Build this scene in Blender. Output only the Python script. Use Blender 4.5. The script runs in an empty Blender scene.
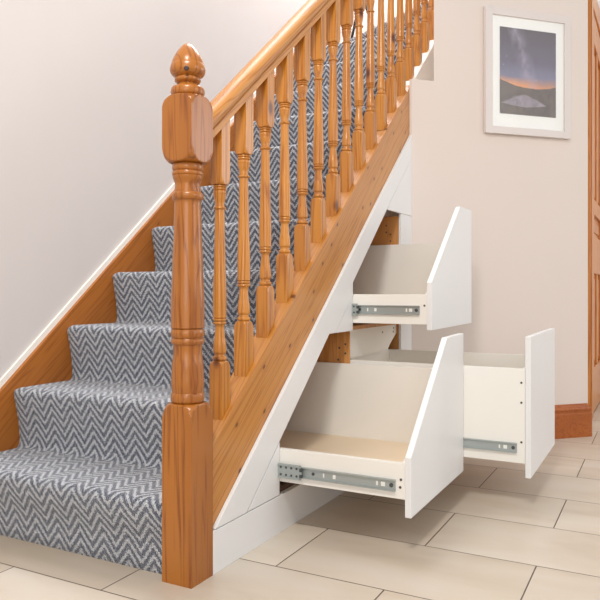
import bpy, bmesh, math, random
from mathutils import Vector, Matrix
random.seed(7)
C = bpy.context.scene.collection
S = .849                       # pitch of the stairs
ANG = math.atan(S)
G, RI = .239, .203             # going, rise

# ------------------------------------------------------------------ helpers
def lin(c):
    return tuple(((v/255)/12.92 if v/255 <= .04045 else ((v/255+.055)/1.055)**2.4) for v in c)+(1,)

def new_mat(name):
    m = bpy.data.materials.new(name); m.use_nodes = True
    nt = m.node_tree
    for n in list(nt.nodes): nt.nodes.remove(n)
    o = nt.nodes.new('ShaderNodeOutputMaterial'); b = nt.nodes.new('ShaderNodeBsdfPrincipled')
    nt.links.new(b.outputs[0], o.inputs[0])
    return m, nt, b

def N(nt, t, **kw):
    n = nt.nodes.new(t)
    for k, v in kw.items():
        if k.startswith('i_'): n.inputs[k[2:]].default_value = v
        else: setattr(n, k, v)
    return n

def math_(nt, op, a, b=None, c=None):
    n = nt.nodes.new('ShaderNodeMath'); n.operation = op
    for i, v in enumerate((a, b, c)):
        if v is None: continue
        if isinstance(v, (int, float)): n.inputs[i].default_value = v
        else: nt.links.new(v, n.inputs[i])
    return n.outputs[0]

def ramp(nt, fac, stops):
    n = nt.nodes.new('ShaderNodeValToRGB')
    el = n.color_ramp.elements
    while len(el) < len(stops): el.new(.5)
    for e, (p, c) in zip(el, stops): e.position = p; e.color = c
    nt.links.new(fac, n.inputs[0]); return n.outputs[0]

def mixc(nt, f, a, b, mode='MIX'):
    n = nt.nodes.new('ShaderNodeMix'); n.data_type = 'RGBA'; n.blend_type = mode
    for s, v in ((n.inputs[0], f), (n.inputs[6], a), (n.inputs[7], b)):
        if isinstance(v, (int, float, tuple)): s.default_value = v
        else: nt.links.new(v, s)
    return n.outputs[2]

def plain(name, rgb, rough=.5, metal=0, noise=0, coat=0, bump=0, bscale=80):
    m, nt, b = new_mat(name)
    b.inputs['Roughness'].default_value = rough; b.inputs['Metallic'].default_value = metal
    b.inputs['Coat Weight'].default_value = coat
    tc = N(nt, 'ShaderNodeTexCoord')
    nz = N(nt, 'ShaderNodeTexNoise'); nz.inputs['Scale'].default_value = 2.2; nz.inputs['Detail'].default_value = 4
    nt.links.new(tc.outputs['Object'], nz.inputs['Vector'])
    c = lin(rgb); d = tuple(max(0, v*(1-noise)) for v in c[:3])+(1,)
    nt.links.new(ramp(nt, nz.outputs[0], [(.3, d), (.7, c)]), b.inputs['Base Color'])
    if bump:
        n2 = N(nt, 'ShaderNodeTexNoise'); n2.inputs['Scale'].default_value = bscale; n2.inputs['Detail'].default_value = 3
        nt.links.new(tc.outputs['Object'], n2.inputs['Vector'])
        bp = N(nt, 'ShaderNodeBump'); bp.inputs['Strength'].default_value = bump; bp.inputs['Distance'].default_value = .002
        nt.links.new(n2.outputs[0], bp.inputs['Height']); nt.links.new(bp.outputs[0], b.inputs['Normal'])
    return m

def pine(name, light, mid, dark, tilt=0., axis='Z', rough=.32, knots=1., kscale=7., coat=.18, flat=1.):
    """varnished softwood; the grain runs along the axis (tilted about Y by tilt)"""
    m, nt, b = new_mat(name)
    tc = N(nt, 'ShaderNodeTexCoord'); oi = N(nt, 'ShaderNodeObjectInfo')
    off = N(nt, 'ShaderNodeVectorMath', operation='SCALE'); off.inputs[0].default_value = (13.7, 7.3, 29.1)
    nt.links.new(oi.outputs['Random'], off.inputs['Scale'])
    rot = N(nt, 'ShaderNodeMapping')
    rot.inputs['Rotation'].default_value = (0, tilt, 0)
    nt.links.new(tc.outputs['Object'], rot.inputs['Vector'])
    add = N(nt, 'ShaderNodeVectorMath', operation='ADD')
    nt.links.new(rot.outputs[0], add.inputs[0]); nt.links.new(off.outputs[0], add.inputs[1])
    st = N(nt, 'ShaderNodeMapping')
    st.inputs['Scale'].default_value = {'Z': (1, 1, .045), 'X': (.045, 1, 1), 'Y': (1, .045, 1)}[axis]
    nt.links.new(add.outputs[0], st.inputs['Vector'])
    n1 = N(nt, 'ShaderNodeTexNoise'); n1.inputs['Scale'].default_value = 14; n1.inputs['Detail'].default_value = 3
    n1.inputs['Distortion'].default_value = .6
    nt.links.new(st.outputs[0], n1.inputs['Vector'])
    rings = math_(nt, 'FRACT', math_(nt, 'MULTIPLY', n1.outputs[0], 11.))
    rings = math_(nt, 'ABSOLUTE', math_(nt, 'SUBTRACT', rings, .5))
    n2 = N(nt, 'ShaderNodeTexNoise'); n2.inputs['Scale'].default_value = 190; n2.inputs['Detail'].default_value = 2
    nt.links.new(st.outputs[0], n2.inputs['Vector'])
    g = math_(nt, 'ADD', math_(nt, 'MULTIPLY', rings, 1.25), math_(nt, 'MULTIPLY', n2.outputs[0], .5))
    col = ramp(nt, g, [(.15, lin(mid)), (.55, lin(light)), (.95, lin(light))])
    # a few broad darker bands in the timber
    n3 = N(nt, 'ShaderNodeTexNoise'); n3.inputs['Scale'].default_value = 4.5
    nt.links.new(st.outputs[0], n3.inputs['Vector'])
    col = mixc(nt, math_(nt, 'MULTIPLY', ramp_f(nt, n3.outputs[0], .45, .75), .45), col, lin(mid))
    # knots
    ks = N(nt, 'ShaderNodeMapping')
    ks.inputs['Scale'].default_value = {'Z': (1, flat, .55), 'X': (.55, flat, 1), 'Y': (1, .55, 1)}[axis]
    nt.links.new(add.outputs[0], ks.inputs['Vector'])
    vo = N(nt, 'ShaderNodeTexVoronoi'); vo.inputs['Scale'].default_value = kscale
    if flat < 1:
        vo.voronoi_dimensions = '2D'
        s1 = N(nt, 'ShaderNodeSeparateXYZ'); c1 = N(nt, 'ShaderNodeCombineXYZ')
        nt.links.new(ks.outputs[0], s1.inputs[0]); nt.links.new(s1.outputs[0], c1.inputs[0]); nt.links.new(s1.outputs[2], c1.inputs[1])
        nt.links.new(c1.outputs[0], vo.inputs['Vector'])
    else: nt.links.new(ks.outputs[0], vo.inputs['Vector'])
    k = ramp_f(nt, vo.outputs['Distance'], .085*knots+.001, .035*knots)
    k2 = ramp_f(nt, vo.outputs['Distance'], .2*knots+.001, .06*knots)
    col = mixc(nt, math_(nt, 'MULTIPLY', k2, .4), col, lin(mid))
    col = mixc(nt, k, col, lin(dark))
    nt.links.new(col, b.inputs['Base Color'])
    b.inputs['Roughness'].default_value = rough
    b.inputs['Coat Weight'].default_value = coat; b.inputs['Coat Roughness'].default_value = .18
    bp = N(nt, 'ShaderNodeBump'); bp.inputs['Strength'].default_value = .15; bp.inputs['Distance'].default_value = .001
    nt.links.new(g, bp.inputs['Height']); nt.links.new(bp.outputs[0], b.inputs['Normal'])
    return m

def ramp_f(nt, v, a, b):
    n = nt.nodes.new('ShaderNodeMapRange'); n.clamp = True
    n.inputs['From Min'].default_value = a; n.inputs['From Max'].default_value = b
    nt.links.new(v, n.inputs['Value']); return n.outputs[0]

# ------------------------------------------------------------------ materials
M_WALL = plain('painted plaster', (214, 207, 204), .85, noise=.02, bump=.08, bscale=220)
M_WALLR = plain('painted plaster hall', (220, 207, 198), .85, noise=.02, bump=.08, bscale=220)
M_BRIGHT = plain('white landing paint', (240, 236, 232), .8, noise=.02)
M_MDF = plain('white painted board', (229, 228, 227), .38, noise=.01)
M_TRIMW = plain('white gloss trim', (246, 242, 234), .4, noise=.02)
M_LAM = plain('white laminate', (236, 232, 224), .33, noise=.01)
M_STEEL = plain('zinc plated steel', (172, 179, 177), .32, metal=.4, noise=.15)
M_STEELD = plain('dark steel', (92, 96, 96), .4, metal=.8, noise=.1)
M_STEELL = plain('bright steel', (238, 238, 232), .3, metal=.1, noise=.05)
M_SCREW = plain('grey screw head', (86, 84, 80), .5, metal=.3)
M_DARK = plain('black metal', (28, 30, 28), .5)
M_GAP = plain('shadow gap void', (60, 52, 46), .9)
M_NEWEL = pine('pine newel', (174, 106, 34), (124, 62, 14), (58, 24, 10), knots=1.1, kscale=7)
M_BAL = pine('pine baluster', (194, 128, 48), (150, 84, 24), (92, 42, 16), knots=1.5, kscale=8)
M_STRING = pine('pine string', (192, 130, 60), (162, 98, 36), (104, 58, 24), tilt=ANG, axis='X', knots=.72, kscale=10, flat=.02)
M_WSTRING = pine('pine wall string', (176, 106, 38), (144, 78, 24), (84, 36, 12), tilt=ANG, axis='X', knots=.5, kscale=5)
M_RAIL = pine('pine handrail', (196, 134, 66), (164, 98, 38), (110, 54, 20), tilt=ANG, axis='X', knots=.8, kscale=7, coat=.05, rough=.42)
M_SKIRT = pine('pine skirting', (170, 92, 32), (140, 66, 18), (70, 26, 8), axis='X', knots=.6, kscale=5)
M_DOOR = pine('pine door', (208, 134, 52), (170, 90, 28), (90, 38, 12), knots=.9, kscale=6)
M_CARC = pine('pine carcass', (206, 146, 84), (182, 118, 58), (120, 66, 26), knots=.4, kscale=5, rough=.5, coat=.05)

def carpet_mat():
    m, nt, b = new_mat('herringbone loop carpet')
    uv = N(nt, 'ShaderNodeUVMap'); uv.uv_map = 'UVMap'
    # yarn level wobble
    nz = N(nt, 'ShaderNodeTexNoise'); nz.inputs['Scale'].default_value = 260; nz.inputs['Detail'].default_value = 2
    nt.links.new(uv.outputs[0], nz.inputs['Vector'])
    sp = N(nt, 'ShaderNodeSeparateXYZ'); nt.links.new(uv.outputs[0], sp.inputs[0])
    spn = N(nt, 'ShaderNodeSeparateColor'); nt.links.new(nz.outputs['Color'], spn.inputs[0])
    u = math_(nt, 'ADD', sp.outputs[0], math_(nt, 'MULTIPLY', math_(nt, 'SUBTRACT', spn.outputs[0], .5), .018))
    v = math_(nt, 'ADD', sp.outputs[1], math_(nt, 'MULTIPLY', math_(nt, 'SUBTRACT', spn.outputs[1], .5), .024))
    tri = math_(nt, 'PINGPONG', math_(nt, 'ADD', u, 10.), .0435)
    w = math_(nt, 'ADD', v, math_(nt, 'MULTIPLY', tri, 1.28))
    f = math_(nt, 'FRACT', math_(nt, 'MULTIPLY', math_(nt, 'ADD', w, 10.), 1/.031))
    f = math_(nt, 'ABSOLUTE', math_(nt, 'SUBTRACT', f, .5))        # 0 middle .. .5 edge
    mask = ramp_f(nt, math_(nt, 'ADD', f, math_(nt, 'MULTIPLY', math_(nt, 'SUBTRACT', spn.outputs[2], .5), .30)), .24, .35)
    vo = N(nt, 'ShaderNodeTexVoronoi'); vo.inputs['Scale'].default_value = 230
    nt.links.new(uv.outputs[0], vo.inputs['Vector'])
    spk = ramp_f(nt, vo.outputs['Distance'], .75, .1)
    n3 = N(nt, 'ShaderNodeTexNoise'); n3.inputs['Scale'].default_value = 420; nt.links.new(uv.outputs[0], n3.inputs['Vector'])
    dark = ramp(nt, n3.outputs[0], [(.35, lin((44, 48, 60))), (.65, lin((106, 114, 132)))])
    light = ramp(nt, n3.outputs[0], [(.35, lin((140, 146, 158))), (.65, lin((240, 240, 242)))])
    col = mixc(nt, mask, dark, light)
    nt.links.new(col, b.inputs['Base Color'])
    b.inputs['Roughness'].default_value = .95
    b.inputs['Sheen Weight'].default_value = .45; b.inputs['Sheen Roughness'].default_value = .5
    h = math_(nt, 'ADD', math_(nt, 'MULTIPLY', spk, 1.2), math_(nt, 'MULTIPLY', mask, .5))
    bp = N(nt, 'ShaderNodeBump'); bp.inputs['Strength'].default_value = .8; bp.inputs['Distance'].default_value = .004
    nt.links.new(h, bp.inputs['Height']); nt.links.new(bp.outputs[0], b.inputs['Normal'])
    return m
M_CARPET = carpet_mat()
M_BIRCH = plain('birch toned board', (236, 214, 184), .4, noise=.03)

def floor_mat():
    m, nt, b = new_mat('stone tile')
    tc = N(nt, 'ShaderNodeTexCoord'); sp = N(nt, 'ShaderNodeSeparateXYZ')
    nt.links.new(tc.outputs['Object'], sp.inputs[0])
    W_, L_ = .3285, .617
    xr = math_(nt, 'DIVIDE', math_(nt, 'ADD', sp.outputs[0], .11+W_*20), W_)
    row = math_(nt, 'FLOOR', xr); fx = math_(nt, 'FRACT', xr)
    par = math_(nt, 'MODULO', row, 2.)
    yr = math_(nt, 'DIVIDE', math_(nt, 'ADD', math_(nt, 'ADD', sp.outputs[1], .115+L_*20-L_/2), math_(nt, 'MULTIPLY', par, L_/2)), L_)
    cy = math_(nt, 'FLOOR', yr); fy = math_(nt, 'FRACT', yr)
    ex = math_(nt, 'MULTIPLY', math_(nt, 'MINIMUM', fx, math_(nt, 'SUBTRACT', 1., fx)), W_)
    ey = math_(nt, 'MULTIPLY', math_(nt, 'MINIMUM', fy, math_(nt, 'SUBTRACT', 1., fy)), L_)
    e = math_(nt, 'MINIMUM', ex, ey)
    grout = ramp_f(nt, e, .0022, .0012)
    cell = N(nt, 'ShaderNodeCombineXYZ'); nt.links.new(row, cell.inputs[0]); nt.links.new(cy, cell.inputs[1])
    wn = N(nt, 'ShaderNodeTexWhiteNoise'); nt.links.new(cell.outputs[0], wn.inputs['Vector'])
    offs = N(nt, 'ShaderNodeVectorMath', operation='MULTIPLY_ADD')
    nt.links.new(wn.outputs['Color'], offs.inputs[0]); offs.inputs[1].default_value = (9, 9, 9)
    nt.links.new(tc.outputs['Object'], offs.inputs[2])
    mp = N(nt, 'ShaderNodeMapping'); mp.inputs['Scale'].default_value = (2.6, .8, 1)
    nt.links.new(offs.outputs[0], mp.inputs['Vector'])
    nz = N(nt, 'ShaderNodeTexNoise'); nz.inputs['Scale'].default_value = 2.5; nz.inputs['Detail'].default_value = 6
    nz.inputs['Distortion'].default_value = .4
    nt.links.new(mp.outputs[0], nz.inputs['Vector'])
    col = ramp(nt, nz.outputs[0], [(.3, lin((197, 182, 164))), (.5, lin((207, 194, 177))), (.7, lin((212, 201, 187)))])
    tone = ramp(nt, wn.outputs['Value'], [(0, (.88, .865, .85, 1)), (1, (1, 1, 1, 1))])
    col = mixc(nt, 1., col, tone, 'MULTIPLY')
    # the tile in front of the bottom step is toned darker and browner
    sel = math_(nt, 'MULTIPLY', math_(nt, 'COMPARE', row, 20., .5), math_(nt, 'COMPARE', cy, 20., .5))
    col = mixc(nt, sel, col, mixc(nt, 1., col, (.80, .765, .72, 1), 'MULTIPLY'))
    col = mixc(nt, grout, col, lin((84, 70, 58)))
    nt.links.new(col, b.inputs['Base Color'])
    b.inputs['Roughness'].default_value = .34
    b.inputs['Specular IOR Level'].default_value = .4
    bp = N(nt, 'ShaderNodeBump'); bp.inputs['Strength'].default_value = .5; bp.inputs['Distance'].default_value = .002; bp.invert = True
    nt.links.new(grout, bp.inputs['Height']); nt.links.new(bp.outputs[0], b.inputs['Normal'])
    return m
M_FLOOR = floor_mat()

# ------------------------------------------------------------------ object helpers
def empty(name, loc, label, cat, group=None):
    o = bpy.data.objects.new(name, None); C.objects.link(o); o.location = loc
    o.empty_display_size = .05
    o['label'] = label; o['category'] = cat
    if group: o['group'] = group
    return o

def obj(name, bm, mat, parent=None, label=None, smooth=None, bevel=0, kind=None):
    bmesh.ops.remove_doubles(bm, verts=bm.verts, dist=1e-6)
    bmesh.ops.recalc_face_normals(bm, faces=bm.faces)
    me = bpy.data.meshes.new(name); bm.to_mesh(me); bm.free()
    if isinstance(mat, (list, tuple)):
        for m in mat: me.materials.append(m)
    else: me.materials.append(mat)
    o = bpy.data.objects.new(name, me); C.objects.link(o)
    if smooth is not None:
        me.set_sharp_from_angle(angle=math.radians(smooth))
        for p in me.polygons: p.use_smooth = True
    if parent is not None:
        o.parent = parent
        off = Vector((0, 0, 0)); q = parent
        while q is not None: off += Vector(q.location); q = q.parent
        o.location = -off
    if bevel:
        md = o.modifiers.new('Bevel', 'BEVEL'); md.width = bevel; md.segments = 2; md.limit_method = 'ANGLE'
        md.angle_limit = math.radians(40)
    if label: o['label'] = label
    if kind: o['kind'] = kind
    return o

def box(bm, x0, x1, y0, y1, z0, z1):
    vs = [bm.verts.new((x, y, z)) for x in (x0, x1) for y in (y0, y1) for z in (z0, z1)]
    for f in ((0, 1, 3, 2), (4, 6, 7, 5), (0, 4, 5, 1), (2, 3, 7, 6), (0, 2, 6, 4), (1, 5, 7, 3)):
        bm.faces.new([vs[i] for i in f])

def B(*bs):
    bm = bmesh.new()
    for b in bs: box(bm, *b)
    return bm

def prism_xz(bm, pts, y0, y1):
    a = [bm.verts.new((x, y0, z)) for x, z in pts]; b = [bm.verts.new((x, y1, z)) for x, z in pts]
    bm.faces.new(a); bm.faces.new(b[::-1])
    n = len(pts)
    for i in range(n): bm.faces.new((a[i], a[(i+1) % n], b[(i+1) % n], b[i]))

def prism_xy(bm, pts, z0, z1):
    a = [bm.verts.new((x, y, z0)) for x, y in pts]; b = [bm.verts.new((x, y, z1)) for x, y in pts]
    bm.faces.new(a); bm.faces.new(b[::-1])
    n = len(pts)
    for i in range(n): bm.faces.new((a[i], a[(i+1) % n], b[(i+1) % n], b[i]))

def PX(pts, y0, y1):
    bm = bmesh.new(); prism_xz(bm, pts, y0, y1); return bm

def tube(bm, p, q, r, n=8, r2=None):
    p, q = Vector(p), Vector(q); d = (q-p).normalized()
    u = d.orthogonal().normalized(); w = d.cross(u)
    r2 = r if r2 is None else r2
    A = [bm.verts.new(p+r*(math.cos(t)*u+math.sin(t)*w)) for t in [2*math.pi*i/n for i in range(n)]]
    D = [bm.verts.new(q+r2*(math.cos(t)*u+math.sin(t)*w)) for t in [2*math.pi*i/n for i in range(n)]]
    bm.faces.new(A); bm.faces.new(D[::-1])
    for i in range(n): bm.faces.new((A[i], A[(i+1) % n], D[(i+1) % n], D[i]))

def turned(prof, h, cx, cy, n=48, shear=0):
    """a lathe-turned post: rings of radius R clipped to a square of half width h"""
    bm = bmesh.new(); rings = []
    for z, R in prof:
        ring = []
        for i in range(n):
            t = 2*math.pi*i/n
            sq = h/max(abs(math.cos(t)), abs(math.sin(t)))
            r = min(sq, R)
            x, y = r*math.cos(t), r*math.sin(t)
            zz = z
            if shear and (z, R) in (prof[0], prof[-1]): zz = z+S*x
            ring.append(bm.verts.new((cx+x, cy+y, zz)))
        rings.append(ring)
    for a, b in zip(rings, rings[1:]):
        for i in range(n): bm.faces.new((a[i], a[(i+1) % n], b[(i+1) % n], b[i]))
    bm.faces.new(rings[0][::-1]); bm.faces.new(rings[-1])
    return bm

def bead(z0, z1, r0, r1, k=7):
    """half-round bead from z0 to z1, radius r0 at its edges, r1 at its belly"""
    return [(z0+(z1-z0)*(1-math.cos(math.pi*i/k))/2, r0+(r1-r0)*math.sin(math.pi*i/k)) for i in range(k+1)]

def curve(pts, k=6):
    """smooth (cosine) interpolation of a turned profile"""
    out = []
    for (z0, r0), (z1, r1) in zip(pts, pts[1:]):
        for i in range(k):
            t = i/k; out.append((z0+(z1-z0)*t, r0+(r1-r0)*(1-math.cos(math.pi*t))/2))
    out.append(pts[-1]); return out

def shoulder(z0, z1, h, up=True, k=9):
    """quarter round from the square's corner radius to just inside its faces"""
    Rc = h*1.4143
    R1 = h*.9
    pts = []
    for i in range(k+1):
        t = i/k*math.pi/2
        pts.append((z0+(z1-z0)*math.sin(t), R1+(Rc-R1)*math.cos(t)))
    return pts if up else [(z0+z1-z, r) for z, r in pts][::-1]

# ================================================================== SETTING
st = dict(kind='structure')
fl = bmesh.new(); box(fl, -4, 6, -5, 1.1, -.1, 0)
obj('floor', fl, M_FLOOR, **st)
obj('wall_left', B((-4, 4.6, .955, 1.1, 0, 4.6)), M_WALL, **st)
obj('wall_back', B((4.0, 4.1, -2.2, .955, 0, 4.6)), M_BRIGHT, **st)
# angled hall wall: a solid pier whose face stands at 45 degrees, notched at the top beside the stairs
wr = bmesh.new()
prism_xy(wr, [(1.690, 0), (2.387, -.697), (2.47, -.62), (2.47, .0112), (1.690, .0112)], 0, 1.722)
prism_xy(wr, [(1.771, -.081), (2.387, -.697), (2.47, -.62), (2.47, -.081)], 1.722, 3.6)
obj('wall_right', wr, M_WALLR, **st)
obj('wall_far', B((2.47, 2.86, -.64, -.56, 0, 3.2), (2.86, 3.86, -.64, -.56, 2.56, 3.2), (3.86, 4.0, -.64, -.56, 0, 3.2)), M_BRIGHT, **st)

# pine skirting along the angled wall (moulded profile swept along the face)
def skirting():
    prof = [(0, 0), (.0200, 0), (.0200, .118), (.0185, .122), (.0160, .124), (.0160, .132), (.0190, .136), (.0190, .143), (.0150, .147),
            (.0120, .153), (.0085, .157), (.006, .162), (.004, .166), (0, .166)]
    bm = bmesh.new()
    d = Vector((1, -1, 0)).normalized(); n = Vector((-1, -1, 0)).normalized()
    p0 = Vector((1.715, -.025, 0)); p1 = Vector((2.379, -.689, 0))
    # end return follows the corner
    a = [bm.verts.new(p0+n*o+Vector((0, 0, z))+d*o*.6) for o, z in prof]
    b = [bm.verts.new(p1+n*o+d*o+Vector((0, 0, z))) for o, z in prof]
    n2 = Vector((.68, -.73, 0)).normalized(); p2 = Vector((2.455, -.635, 0))
    c = [bm.verts.new(p2+d*o+Vector((0, 0, z))) for o, z in prof]
    for A, D in ((a, b), (b, c)):
        for i in range(len(prof)-1): bm.faces.new((A[i], A[i+1], D[i+1], D[i]))
    bm.faces.new(a); bm.faces.new(c[::-1])
    return bm
obj('baseboard_right', skirting(), M_SKIRT, **st)

# pine door beyond the corner
d = empty('door_1', (3.4, -.66, 0), 'tall varnished pine panelled door beyond the corner of the picture wall', 'door')
d['kind'] = 'structure'; del d['category']
ar = bmesh.new()
for x0, x1 in ((2.83, 2.975), (3.79, 3.93)):
    box(ar, x0, x1, -.672, -.64, 0, 2.49); box(ar, x0+.02, x1-.03, -.678, -.672, 0, 2.47)
prism_xz(ar, [(2.83, 2.49), (3.2, 2.53), (3.66, 2.59), (3.93, 2.60), (3.93, 2.46), (2.83, 2.40)], -.674, -.64)
obj('door_frame', ar, M_DOOR, d, bevel=.003)
df = bmesh.new()
box(df, 2.985, 3.12, -.668, -.63, .006, 2.40); box(df, 3.66, 3.785, -.668, -.63, .006, 2.40)
box(df, 3.12, 3.66, -.668, -.63, .006, .27); box(df, 3.12, 3.66, -.668, -.63, .84, 1.07)
box(df, 3.12, 3.66, -.668, -.63, 1.20, 1.29); box(df, 3.12, 3.66, -.668, -.63, 2.24, 2.40)
box(df, 3.36, 3.43, -.664, -.634, .27, .84); box(df, 3.36, 3.43, -.664, -.634, 1.29, 2.24)
obj('door_leaf', df, M_DOOR, d, bevel=.004)
for x0, x1, z0, z1 in ((3.12, 3.36, .27, .84), (3.43, 3.66, .27, .84), (3.12, 3.66, 1.07, 1.20), (3.12, 3.36, 1.29, 2.24), (3.43, 3.66, 1.29, 2.24)):
    bm = B((x0, x1, -.650, -.640, z0, z1)); box(bm, x0+.03, x1-.03, -.656, -.650, z0+.03, z1-.03)
    obj('door_panel', bm, M_DOOR, d, bevel=.004)

# white bead along the top of the wall string
obj('trim_1', PX([(-.04, .203+.0), (4.0, .236+S*4.0), (4.0, .262+S*4.0), (-.04, .228+.0)], .946, .956), M_TRIMW, **st)

# ================================================================== STAIRCASE
stair = empty('staircase', (0, .5, 0), 'straight varnished pine staircase rising beside the wall, carpeted in grey herringbone', 'staircase')
YI, YO = .078, .934            # inner faces of the two strings
NST = 11
# wall string
ws = PX([(-.03, .0), (.20, 0), (2.9, .849*2.7), (2.9, .236+S*2.9), (-.03, .2105)], .935, .9545)
obj('wall_string', ws, M_WSTRING, stair, label='pine stringer board against the left wall', bevel=.002)
# outer string
tO, bO = .243, .008
os_ = PX([(.093, tO+S*.093), (1.722, tO+S*1.722), (1.722, bO+S*1.722), (.127, bO+S*.127), (.093, .1155)], .012, .077)
obj('outer_string', os_, M_STRING, stair, label='sloping knotty pine string board below the balusters', bevel=.0025)
ow = PX([(1.7225, tO+S*1.7225), (2.46, tO+S*2.46), (2.46, -.02+S*2.46), (1.7225, -.02+S*1.7225)], .012, .077)
obj('string_end_board', ow, M_TRIMW, stair, label='white painted end of the string at the wall notch')
# timber steps below the carpet
sp_ = bmesh.new()
pts = [(.05, 0)]
for k in range(1, NST+1):
    x = .045+(k-1)*G
    pts += [(x, (k-1)*RI), (x, k*RI-.012)]
pts = [(.047, .001)]
for k in range(1, NST+1):
    pts.append((.047+(k-1)*G, k*RI-.014)); pts.append((.047+k*G, k*RI-.014))
pts.append((.052+NST*G, S*(.052+NST*G)-.098)); pts.append((.118, .001))
prism_xz(sp_, pts, .0935, YO)
obj('tread_and_riser', sp_, M_CARC, stair)

# carpet: one continuous run with rounded nosings
def carpet():
    path = []
    x0 = .034
    path.append((x0, .0))
    for k in range(1, NST+1):
        rx = (.034 if k == 1 else .023)+(k-1)*G           # riser face
        nx = -.002+(k-1)*G           # nosing front
        z1 = k*RI
        if k > 1:                   # soft inside crease
            zc = (k-1)*RI
            path += [(rx-.020, zc-.0005), (rx-.008, zc+.0015), (rx-.002, zc+.009)]
        path += [(rx-.001, (k-1)*RI+.03), (rx-.006, z1-.12), (nx+.005, z1-.050)]
        rr = .021                   # nosing
        cx, cz = nx+rr, z1-rr
        for t in range(184, 89, -11):
            a = math.radians(t)
            path.append((cx+rr*math.cos(a), cz+rr*math.sin(a)))
        path.append((nx+.12, z1))
    path.append((NST*G+.25, NST*RI))
    # resample
    dense = [path[0]]
    for a, b in zip(path, path[1:]):
        L = math.dist(a, b); n = max(1, int(L/.02))
        for i in range(1, n+1): dense.append((a[0]+(b[0]-a[0])*i/n, a[1]+(b[1]-a[1])*i/n))
    bm = bmesh.new(); uvl = bm.loops.layers.uv.new('UVMap')
    NY = 44; s = 0; rows = []; ss = []
    for j, (x, z) in enumerate(dense):
        if j: s += math.dist(dense[j-1], (x, z))
        ss.append(s)
        tx, tz = (dense[min(j+1, len(dense)-1)][0]-dense[max(j-1, 0)][0], dense[min(j+1, len(dense)-1)][1]-dense[max(j-1, 0)][1])
        l = math.hypot(tx, tz); nx, nz = -tz/l, tx/l
        row = []
        for i in range(NY+1):
            y = YI+.003+(YO-YI-.004)*i/NY
            dedge = min(i, NY-i)/NY*(YO-YI)
            pull = .007*max(0, 1-dedge/.022)**2
            if x < .115: y = max(y, .0935+.0001*i)
            row.append(bm.verts.new((x-nx*pull, y, max(z-nz*pull, .001) if j < 3 else z-nz*pull)))
        rows.append(row)
    # keep the chevrons in step on every riser
    per = .031
    for j in range(len(rows)-1):
        for i in range(NY):
            f = bm.faces.new((rows[j][i], rows[j][i+1], rows[j+1][i+1], rows[j+1][i]))
            ij = ((j, i), (j, i+1), (j+1, i+1), (j+1, i))
            for l, (jj, ii) in zip(f.loops, ij): l[uvl].uv = (ii/NY*(YO-YI)+.0283, ss[jj])
    # thickness
    geom = bmesh.ops.extrude_face_region(bm, geom=bm.faces[:])
    for v in [g for g in geom['geom'] if isinstance(g, bmesh.types.BMVert)]:
        v.co.x += .008; v.co.z -= .008
    return bm
cp = obj('stair_carpet', carpet(), M_CARPET, stair, smooth=50, label='grey and white herringbone carpet over the treads and risers')

# winder step that turns at the top
wst = bmesh.new()
prism_xy(wst, [(2.50, .08), (2.95, .934), (3.99, .934), (3.99, .08)], NST*RI-.20, NST*RI+RI-.012)
obj('winder_step', wst, M_CARC, stair)
def winder_carpet():
    bm = bmesh.new(); uvl = bm.loops.layers.uv.new('UVMap')
    z0, z1 = NST*RI+.001, (NST+1)*RI
    a, b = Vector((2.49, .085, 0)), Vector((2.94, .93, 0))
    n = Vector((-(b-a).y, (b-a).x, 0)).normalized()
    prof = [(-.002, z0), (0, z0+.10), (.008, z1-.05), (.024, z1-.032), (.026, z1-.02), (.018, z1-.006), (.004, z1), (-.2, z1), (-.9, z1)]
    s = 0; rows = []
    for j, (o, z) in enumerate(prof):
        if j: s += math.dist(prof[j-1], (o, z))
        rows.append(([bm.verts.new(a+(b-a)*t/10+n*o+Vector((0, 0, z))) for t in range(11)], s))
    for (r0, s0), (r1, s1) in zip(rows, rows[1:]):
        for i in range(10):
            f = bm.faces.new((r0[i], r0[i+1], r1[i+1], r1[i]))
            for l, (u, v) in zip(f.loops, ((i, s0), (i+1, s0), (i+1, s1), (i, s1))): l[uvl].uv = (u*.095, v)
    return bm
obj('winder_carpet', winder_carpet(), M_CARPET, cp, smooth=50)

# ================================================================== BALUSTRADE
bal = empty('balustrade', (.046, .046, 0), 'pine balustrade of turned balusters, handrail and acorn topped newel post', 'balustrade')
nh = .046; Rc = nh*1.4143
prof = [(0, Rc), (.2, Rc)] + shoulder(.405, .4525, nh)
prof += [(.4535, .036)] + bead(.454, .479, .0395, .0430)
prof += curve([(.4795, .0400), (.500, .0418), (.540, .0405), (.585, .0362), (.6005, .0372)], 5)
prof += bead(.6018, .6165, .0385, .0428, 6) + [(.6170, .0385)] + bead(.6185, .6415, .0385, .0432, 6) + [(.642, .0388)]
prof += curve([(.6435, .0425), (.70, .0428), (.80, .0390), (.90, .0355), (.968, .0338)], 5)
prof += bead(.9695, .9895, .0345, .0405, 7)
prof += curve([(.990, .0335), (1.008, .0322), (1.031, .0385)], 5)
prof += bead(1.0320, 1.0425, .0375, .0402, 5) + [(1.043, .036)] + bead(1.0445, 1.0615, .0365, .0398, 6) + [(1.0625, .034)]
prof += shoulder(1.064, 1.105, nh, up=False) + [(1.16, Rc)] + shoulder(1.20, 1.2335, nh)
newel = obj('newel_post', turned(prof, nh, .046, .046, 64), M_NEWEL, bal, smooth=32, label='thick turned pine newel post at the foot of the stairs')
acorn = [(1.2325, .030)] + bead(1.2340, 1.2590, .0370, .0435, 8) + curve([(1.2595, .0340), (1.2655, .0255), (1.2680, .0250), (1.2700, .0285)], 4)
acorn += bead(1.2715, 1.2840, .0300, .0335, 6)
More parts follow.
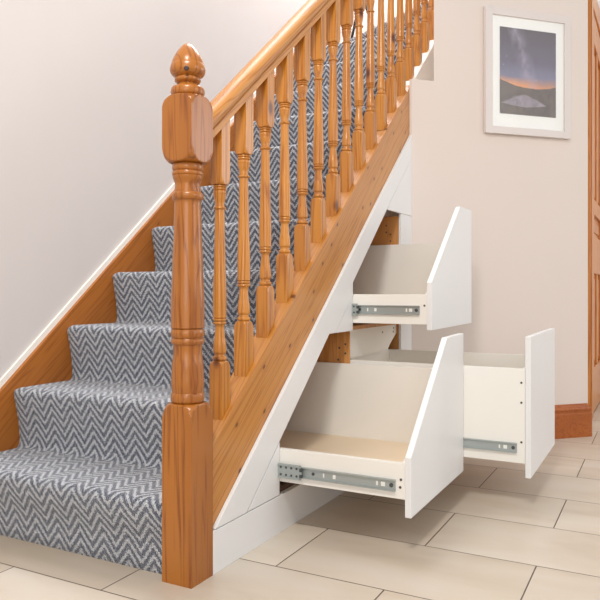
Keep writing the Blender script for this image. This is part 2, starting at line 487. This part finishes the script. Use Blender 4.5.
acorn += curve([(1.2845, .0320), (1.2905, .0405)], 4) + [(1.2950, .0437), (1.3000, .0450), (1.3060, .0450), (1.3120, .0438), (1.3165, .0424), (1.3185, .0408), (1.3205, .0408)]
acorn += [(1.3260, .0394), (1.3320, .0370), (1.3380, .0340), (1.3440, .0306), (1.3500, .0268), (1.3550, .0232), (1.3600, .0192), (1.3650, .0146), (1.3690, .0100), (1.3715, .0058), (1.3724, .0004)]
obj('acorn_finial', turned(acorn, 1., .046, .046, 48), M_NEWEL, newel, smooth=40, label='egg shaped acorn finial')
obj('end_grain_knot', turned([(0, .0065), (.0012, .006), (.0018, .004)], 1, 0, 0, 12), plain('knot wood', (42, 20, 10), .5), newel)
kn = bpy.data.objects['end_grain_knot']; kn.matrix_basis = Matrix.Translation(Vector((.046-.0368, .046-.0240, 1.2950))) @ Matrix.Rotation(math.radians(212), 4, 'Z') @ Matrix.Rotation(math.radians(90), 4, 'Y')
kn.name = 'knot'

# baluster, x=0 on the pitch line; heights are offsets over the pitch
h = .0205; Rb = h*1.4143
bp_ = [(tO+.0006, Rb), (.30, Rb)] + shoulder(.362, .384, h)
bp_ += [(.3850, .0155)] + bead(.3858, .3965, .0165, .0195, 5) + curve([(.397, .0150), (.402, .0145), (.4085, .0180), (.425, .0178), (.455, .0140), (.478, .0125), (.4835, .0140)], 4)
bp_ += bead(.4845, .4920, .0150, .0188, 4) + [(.4925, .0155)] + bead(.4935, .5010, .0155, .0188, 4) + [(.5015, .0165)]
bp_ += curve([(.503, .0185), (.56, .0188), (.66, .0160), (.76, .0138), (.799, .0133)], 4)
bp_ += bead(.8000, .8070, .0140, .0180, 4) + curve([(.8075, .0128), (.815, .0130), (.838, .0172), (.8455, .0186)], 4) + [(.8505, .0176), (.8520, .0155)]
bp_ += bead(.8530, .8590, .0168, .0190, 4) + [(.8595, .0155)] + bead(.8603, .8660, .0165, .0190, 4) + [(.8665, .0150)]
bp_ += shoulder(.867, .892, h, up=False) + [(.95, Rb), (1.0335, Rb)]
master = None
for i in range(17):
    X = .19+.1225*i
    if master is None:
        master = obj('baluster', turned(bp_, h, 0, 0, 32, shear=1), M_BAL, bal, smooth=32); o = master
    else:
        o = master.copy(); C.objects.link(o); o.parent = bal
    o.location = Vector((X, .046, S*X))-Vector(bal.location)

# handrail: moulded section swept up the pitch
def rail():
    half = [(.020, 0), (.0225, .003), (.0225, .022), (.0195, .026), (.0205, .030), (.0275, .034), (.0300, .040), (.0300, .050), (.0270, .060), (.0200, .068), (.0100, .0725), (0, .074)]
    sec = [(y, z) for y, z in half] + [(-y, z) for y, z in half[-2::-1]]
    bm = bmesh.new(); ends = []
    for X in (.091, 2.45):
        ends.append([bm.verts.new((X, .046+y, S*X+1.032+z*1.12)) for y, z in sec])
    a, b = ends
    n = len(sec)
    for i in range(n): bm.faces.new((a[i], a[(i+1) % n], b[(i+1) % n], b[i]))
    bm.faces.new(a); bm.faces.new(b[::-1])
    return bm
obj('handrail', rail(), M_RAIL, bal, smooth=28, label='sloping moulded pine handrail')
fil = bmesh.new()
prism_xz(fil, [(.093, 1.0595+S*.093), (2.44, 1.0595+S*2.44), (2.44, 1.0625+S*2.44), (.093, 1.0625+S*.093)], .0246, .028)
# ================================================================== UNDER-STAIR UNIT
unit = empty('under_stair_storage_unit', (.9, .1, 0), 'white fitted storage unit under the stairs with three pulled out drawers', 'storage unit')
T = .018
# sloping white border board (its upper edge stands proud of the pine string)
def edgeline(x, o): return (x, o+S*x)
tO2, = (.030,)
obj('sloping_border', PX([(.1015, .116), (.254, .116), (.797, .5865), (.8425, .5865), (1.003, .7215), (1.003, .768), (1.366, 1.083), (1.689, -.0765+S*1.689+.0), (1.689, .030+S*1.689)], -.0005, .0112), M_MDF, unit, label='white sloping border board under the pine string', bevel=.0012)
obj('fascia_panel', PX([(.2610, .1165), (.443, .1165), (.443, .2745)], 0, .0112), M_MDF, unit, bevel=.0008)
obj('fascia_panel', PX([(.8455, .5865), (1.003, .5865), (1.003, .7190)], .0003, .0112), M_MDF, unit, bevel=.0008)
obj('fascia_panel', PX([(1.3685, 1.0815), (1.689, 1.0835), (1.689, -.0785+S*1.689)], 0, .0112), M_MDF, unit, bevel=.0008)
obj('side_post', B((1.5425, 1.689, 0, .0112, .116, 1.0815)), M_MDF, unit, bevel=.0008)
obj('plinth', B((.0925, 1.689, -.0005, .0175, 0, .1135)), M_MDF, unit, label='white plinth board along the floor', bevel=.001)
# carcass behind the fascia
cz = lambda x: S*x-.105
obj('carcass_side', PX([(.426, .1145), (.4415, .1145), (.4415, cz(.4415)), (.426, cz(.426))], .0115, .70), M_CARC, unit)
dv = obj('carcass_divider', PX([(1.0015, .1145), (1.0175-.014, .1145), (1.0175-.014, .584), (1.0015, .584)], .0115, .70), M_CARC, unit)
dv.data.materials[0] = M_CARC
obj('carcass_side', PX([(1.5425, .1145), (1.558, .1145), (1.558, 1.07), (1.5425, 1.07)], .0115, .70), M_CARC, unit)
obj('carcass_base', B((.4415, 1.0010, .018, .70, .1145, .130), (1.0035, 1.5415, .018, .70, .1145, .130)), plain('shade toned base board', (86, 62, 46), .6), unit)  # shade in the gap below the drawers is put into this dark brown
obj('carcass_back', PX([(.4415, .131), (1.5415, .131), (1.5415, cz(1.5415)), (.4415, cz(.4415))], .70, .712), M_CARC, unit)
obj('carcass_shelf', B((1.0035, 1.5415, .0115, .69, .588, .603)), M_CARC, unit)
# white slide rail board seen above the long drawer
rb = obj('rail_board', PX([(1.0045, .5865), (1.5415, .5865), (1.5415, .548), (1.46, .504), (1.43, .480), (1.0045, .480)], .022, .030), M_LAM, unit, label='white rail board with screw holes inside the cupboard')
for x, z in ((1.37, .560), (1.50, .556), (1.505, .572)):
    sc = bmesh.new(); tube(sc, (x, .022, z), (x, .0205, z), .0042, 10); obj('screw', sc, M_SCREW, rb)
for y, z in ((.03, .50), (.03, .535), (.055, .52), (.06, .475)):
    cs = bmesh.new(); tube(cs, (1.0015, y, z), (1.0005, y, z), .0042, 10); obj('screw', cs, M_SCREW, dv)
for z in (.99, 1.0, 1.03, .96):
    cs = bmesh.new(); tube(cs, (1.5425, .05+.02*(z > .99), z), (1.5413, .05+.02*(z > .99), z), .004, 10)
    obj('screw', cs, M_SCREW, bpy.data.objects['carcass_side.001'])

def drawer(label, x0, x1, yf, yb, z0, znear, zfar, front, holes, slide, zbase):
    """box with a low near side and a higher far side, open on top; yf front, yb back"""
    bt = .015; xi = x0+.003
    bm = bmesh.new()
    box(bm, xi, xi+bt, yf, yb, z0, znear)                 # near side
    box(bm, x1-bt, x1, yf, yb, z0, zfar)                  # far side
    # back: slopes up from near side to far side
    prism_xz(bm, [(xi+bt, z0), (x1-bt, z0), (x1-bt, zfar), (x1-bt-.02, zfar), (xi+bt, znear)], yb-bt, yb)
    prism_xz(bm, [(xi+bt, z0), (x1-bt, z0), (x1-bt, zfar), (x1-bt-.02, zfar), (xi+bt, znear)], yf, yf+.012)
    o = obj('drawer', bm, M_LAM, unit, label=label, bevel=.0008)
    obj('drawer_base', B((xi+bt, x1-bt, yf+.012, yb-bt, zbase-.008, zbase)), M_BIRCH, o, label='pale birch toned drawer base')
    obj('front_panel', PX(front, yf-.0185, yf-.0005), M_MDF, o, bevel=.0015)
    for y, z in holes:
        s = bmesh.new(); tube(s, (xi+.0004, y, z), (xi-.0012, y, z), .0038, 12); tube(s, (xi-.0012, y, z), (xi-.0016, y, z), .0022, 12)
        obj('screw', s, M_SCREW, o)
    # ball bearing slide
    ys, ye, zs = slide
    r = bmesh.new()
    hh = .0165
    box(r, xi-.0035, xi-.0005, ys, ye, zs-hh, zs+hh)
    box(r, xi-.009, xi-.0035, ys, ye, zs+hh-.003, zs+hh); box(r, xi-.009, xi-.0035, ys, ye, zs-hh, zs-hh+.003)
    L = abs(ye-ys); nf = len(r.faces)
    sl = r
    for f, w in ((.05, .012), (.085, .005), (.30, .009), (.36, .004), (.57, .012), (.63, .005), (.86, .008)):
        if f*L+w > L: continue
        box(sl, xi-.0046, xi-.0034, ys+f*L, ys+f*L+w, zs-.006, zs+.006)
    nf2 = len(r.faces); so = r
    tube(so, (xi-.0034, ys+.012, zs), (xi-.0055, ys+.012, zs), .006, 14)
    tube(so, (xi-.0034, ys+.42*L, zs), (xi-.0045, ys+.42*L, zs), .005, 14)
    r.faces.ensure_lookup_table()
    for i in range(nf, len(r.faces)): r.faces[i].material_index = 1 if i < nf2 else 2
    obj('drawer_slide', r, [M_STEEL, M_STEELL, M_STEELD], o, label='zinc plated ball bearing drawer slide')
    return o, xi

# lower left drawer
d1, xi = drawer('low left drawer pulled out, sloping front, birch toned base', .442, .999, -.3985, .62, .157, .257, .463,
       [(.443, .108), (1.0085, .108), (1.0085, .589), (.803, .586), (.443, .275)],
       [(-.387, .2115), (-.385, .190)], (-.372, .24, .194), .190)
# upper drawer
d2, xi2 = drawer('upper drawer pulled out level with the handrail foot, sloping front', 1.004, 1.538, -.286, .62, .616, .724, .942,
       [(1.004, .596), (1.5825, .598), (1.5825, 1.083), (1.392, 1.079), (1.004, .767)],
       [(-.277, .684)], (-.260, .29, .667), .64)
d2['label'] = 'upper drawer pulled out, sloping white front'
d1['label'] = 'lower left drawer pulled out, sloping white front'
# long right drawer
d3, xi3 = drawer('far right drawer', 1.008, 1.538, -.624, .062, .157, .475, .475,
       [(1.010, .109), (1.588, .109), (1.588, .5845), (1.010, .5845)],
       [(-.612, .428), (-.612, .361), (-.612, .228)], (-.598, .05, .208), .19)
d3['label'] = 'right drawer pulled out furthest, tall square front'
# intermediate slide members that stick out of the carcass
for o, xx, y0, zz in ((d1, xi, -.078, .194), (d2, xi2, -.022, .667)):
    r = bmesh.new()
    box(r, xx-.0125, xx-.0095, y0, .02, zz-.022, zz+.022)
    box(r, xx-.0150, xx-.0125, y0+.004, .02, zz+.016, zz+.022); box(r, xx-.0150, xx-.0125, y0+.004, .02, zz-.022, zz-.016)
    box(r, xx-.0150, xx-.0125, y0-.004, y0+.006, zz-.014, zz+.014)
    b_ = r; nf = len(r.faces)
    for zq in (-.009, .009): box(r, xx-.0165, xx-.0125, y0-.006, y0+.003, zz+zq-.005, zz+zq+.005)
    for t in range(4):
        yy = y0+.014+t*.018
        if yy > 0: break
        tube(b_, (xx-.0125, yy, zz+.011), (xx-.0138, yy, zz+.011), .0035, 10); tube(b_, (xx-.0125, yy, zz-.011), (xx-.0138, yy, zz-.011), .0035, 10)
    r.faces.ensure_lookup_table()
    for i in range(nf, len(r.faces)): r.faces[i].material_index = 1
    obj('slide_carrier', r, [M_STEEL, M_STEELD], o)

# ================================================================== PICTURE
pic = empty('framed_photograph', (2.13, -.44, 1.55), 'white framed night sky photograph hanging on the beige wall', 'picture')
pic.rotation_euler = (0, 0, math.radians(-45))     # local x runs along the wall, local -y faces the room
def lobj(name, bm, mat, parent, **kw):
    o = obj(name, bm, mat, None, **kw); o.parent = parent; return o
pc = Vector((1.690+.44, -.44, 0)); pic.location = (pc.x-.001, pc.y-.001, 1.495)
W2, H2, fw = .2425, .607, .035
bm = B((-W2, -W2+fw, -.022, 0, 0, H2), (W2-fw, W2, -.022, 0, 0, H2), (-W2+fw, W2-fw, -.022, 0, 0, fw), (-W2+fw, W2-fw, -.022, 0, H2-fw, H2))
M_FRAME = plain('white wood frame', (216, 207, 202), .4, noise=.02)
lobj('frame', bm, M_FRAME, pic, bevel=.002)
mw = .050
lobj('mount', B((-W2+fw, W2-fw, -.012, -.002, fw, H2-fw)), plain('white mount card', (238, 238, 234), .8), pic)
def sky_mat():
    m, nt, b = new_mat('milky way print')
    tc = N(nt, 'ShaderNodeTexCoord'); sp = N(nt, 'ShaderNodeSeparateXYZ'); nt.links.new(tc.outputs['Generated'], sp.inputs[0])
    x, z = sp.outputs[0], sp.outputs[2]
    nz = N(nt, 'ShaderNodeTexNoise'); nz.inputs['Scale'].default_value = 6; nz.inputs['Detail'].default_value = 6
    nt.links.new(tc.outputs['Generated'], nz.inputs['Vector'])
    n = math_(nt, 'SUBTRACT', nz.outputs[0], .5)
    zz = math_(nt, 'ADD', z, math_(nt, 'MULTIPLY', n, .06))
    sky = ramp(nt, zz, [(.33, lin((206, 136, 88))), (.385, lin((158, 122, 116))), (.45, lin((112, 110, 136))), (.62, lin((88, 80, 104))), (1, lin((70, 58, 68)))])
    # milky way: a leaning pale band
    cx = math_(nt, 'ADD', math_(nt, 'MULTIPLY', math_(nt, 'SUBTRACT', z, .35), -.42), .55)
    dx = math_(nt, 'ABSOLUTE', math_(nt, 'ADD', math_(nt, 'SUBTRACT', x, cx), math_(nt, 'MULTIPLY', n, .12)))
    band = math_(nt, 'MULTIPLY', ramp_f(nt, dx, .17, .0), ramp_f(nt, nz.outputs[0], .38, .62))
    sky = mixc(nt, math_(nt, 'MULTIPLY', band, .6), sky, lin((166, 156, 176)))
    n4 = N(nt, 'ShaderNodeTexNoise'); n4.inputs['Scale'].default_value = 38; nt.links.new(tc.outputs['Generated'], n4.inputs['Vector'])
    stars = ramp_f(nt, n4.outputs[0], .70, .76)
    sky = mixc(nt, stars, sky, lin((235, 232, 240)))
    gl = math_(nt, 'MULTIPLY', ramp_f(nt, x, .75, .05), ramp_f(nt, zz, .44, .34))
    sky = mixc(nt, math_(nt, 'MULTIPLY', gl, .8), sky, lin((236, 160, 92)))
    # hills
    hx = math_(nt, 'SUBTRACT', x, .58)
    hz = math_(nt, 'ADD', .315, math_(nt, 'ADD', math_(nt, 'MULTIPLY', math_(nt, 'MULTIPLY', hx, hx), .24), math_(nt, 'MULTIPLY', n, .03)))
    hill = ramp_f(nt, math_(nt, 'SUBTRACT', z, hz), .004, -.004)
    nh_ = N(nt, 'ShaderNodeTexNoise'); nh_.inputs['Scale'].default_value = 9; nh_.inputs['Detail'].default_value = 5
    nt.links.new(tc.outputs['Generated'], nh_.inputs['Vector'])
    land = ramp(nt, nh_.outputs[0], [(.3, lin((60, 48, 44))), (.7, lin((96, 78, 66)))])
    lx = math_(nt, 'DIVIDE', math_(nt, 'SUBTRACT', x, .43), .40); lz = math_(nt, 'DIVIDE', math_(nt, 'SUBTRACT', z, .165), .065)
    lz = math_(nt, 'DIVIDE', math_(nt, 'SUBTRACT', z, .125), math_(nt, 'ADD', .035, math_(nt, 'MULTIPLY', math_(nt, 'GREATER_THAN', z, .125), .075)))
    lake = math_(nt, 'ADD', math_(nt, 'POWER', math_(nt, 'ABSOLUTE', lx), 1.5), math_(nt, 'ADD', math_(nt, 'ABSOLUTE', lz), math_(nt, 'MULTIPLY', n, .3)))
    lk = ramp_f(nt, lake, 1.05, .9)
    land = mixc(nt, lk, land, ramp(nt, nh_.outputs[0], [(.3, lin((112, 102, 112))), (.7, lin((150, 138, 148)))]))
    nt.links.new(mixc(nt, hill, sky, land), b.inputs['Base Color'])
    b.inputs['Roughness'].default_value = .35
    return m
lobj('print', B((-.1600, .1600, -.0135, -.012, .1, .52)), sky_mat(), pic, label='night sky over hills and a pale lake')
def glass_mat():
    m, nt, b = new_mat('picture glass')
    b.inputs['Base Color'].default_value = (1, 1, 1, 1)
    b.inputs['Roughness'].default_value = .03; b.inputs['Alpha'].default_value = .06
    return m
lobj('glass', B((-W2+fw, W2-fw, -.0165, -.0155, fw, H2-fw)), glass_mat(), pic)

# ================================================================== STAND ON THE TOP STEP
sx, sy, szt = 2.93, .80, (NST+1)*RI+.003
stand = empty('small_stand', (sx, sy, szt), 'small black stand with splayed legs on the topmost step', 'stand')
top = Vector((2.90, .755, szt+.30))
for p in ((2.965, .865), (2.875, .655), (3.06, .70)):
    bm = bmesh.new(); tube(bm, (p[0], p[1], szt+.007), top, .009, 8, .012); obj('leg', bm, M_DARK, stand)
bm = bmesh.new(); tube(bm, top-Vector((0, 0, .02)), top+Vector((0, 0, .03)), .035, 16, .05)
tube(bm, top-Vector((0, 0, .09)), top-Vector((0, 0, .02)), .01, 10, .012)
obj('head', bm, M_DARK, stand)

# ================================================================== CAMERA
cam = bpy.data.cameras.new('camera'); co = bpy.data.objects.new('camera', cam); C.objects.link(co)
yaw = math.atan(362/686)
H = .74; dd = H*686/299; rr_ = (191.4-300)/686*dd
Fv = Vector((math.cos(yaw), math.sin(yaw), 0)); Rv = Vector((math.sin(yaw), -math.cos(yaw), 0))
co.location = -(Fv*dd+Rv*rr_)+Vector((0, 0, H))
co.rotation_euler = (math.radians(90), 0, yaw-math.radians(90))
cam.sensor_width = 36; cam.lens = 686/600*36; cam.shift_y = -10/600; cam.clip_start = .02
bpy.context.scene.camera = co

# ================================================================== LIGHT
def area(name, loc, target, size, power, col=(1, 1, 1), sy=None):
    l = bpy.data.lights.new(name, 'AREA'); l.shape = 'RECTANGLE'; l.size = size; l.size_y = sy or size
    l.energy = power; l.color = col
    o = bpy.data.objects.new(name, l); C.objects.link(o); o.location = loc
    o.rotation_euler = (Vector(target)-Vector(loc)).to_track_quat('-Z', 'Y').to_euler()
    return o
area('hall_window_light', (.6, -4.0, 1.9), (1.4, 0, .8), 1.6, 24, (1, .975, .96), 1.9)
area('hall_ceiling_light', (-1.3, -.75, 2.9), (1.0, 0, .6), .45, 40, (1, .96, .90))
area('camera_side_fill_light', (-3.4, -1.6, 1.5), (1.0, .1, .7), 1.7, 30, (1, .98, .96), 1.9)  # added soft fill behind the camera, lights drawer insides and risers
area('hall_end_window_light', (4.3, -2.4, 1.7), (1.0, -.2, 1.1), 2.0, 46, (1, .97, .95), 2.0)
area('landing_window_light', (3.0, .3, 4.4), (2.0, .5, 1.8), 1.2, 75, (1, 1, 1))
area('stairwell_fill_light', (1.3, .5, 4.3), (1.1, .45, 1), .9, 32, (.98, .99, 1))  # added overhead fill that brightens the treads and nosings
w = bpy.data.worlds.new('World'); bpy.context.scene.world = w; w.use_nodes = True
w.node_tree.nodes['Background'].inputs[0].default_value = (.93, .96, 1, 1)
w.node_tree.nodes['Background'].inputs[1].default_value = .50
vs = bpy.context.scene.view_settings
vs.view_transform = 'Standard'; vs.look = 'None'; vs.gamma = 1; vs.use_curve_mapping = False
vs.exposure = .25
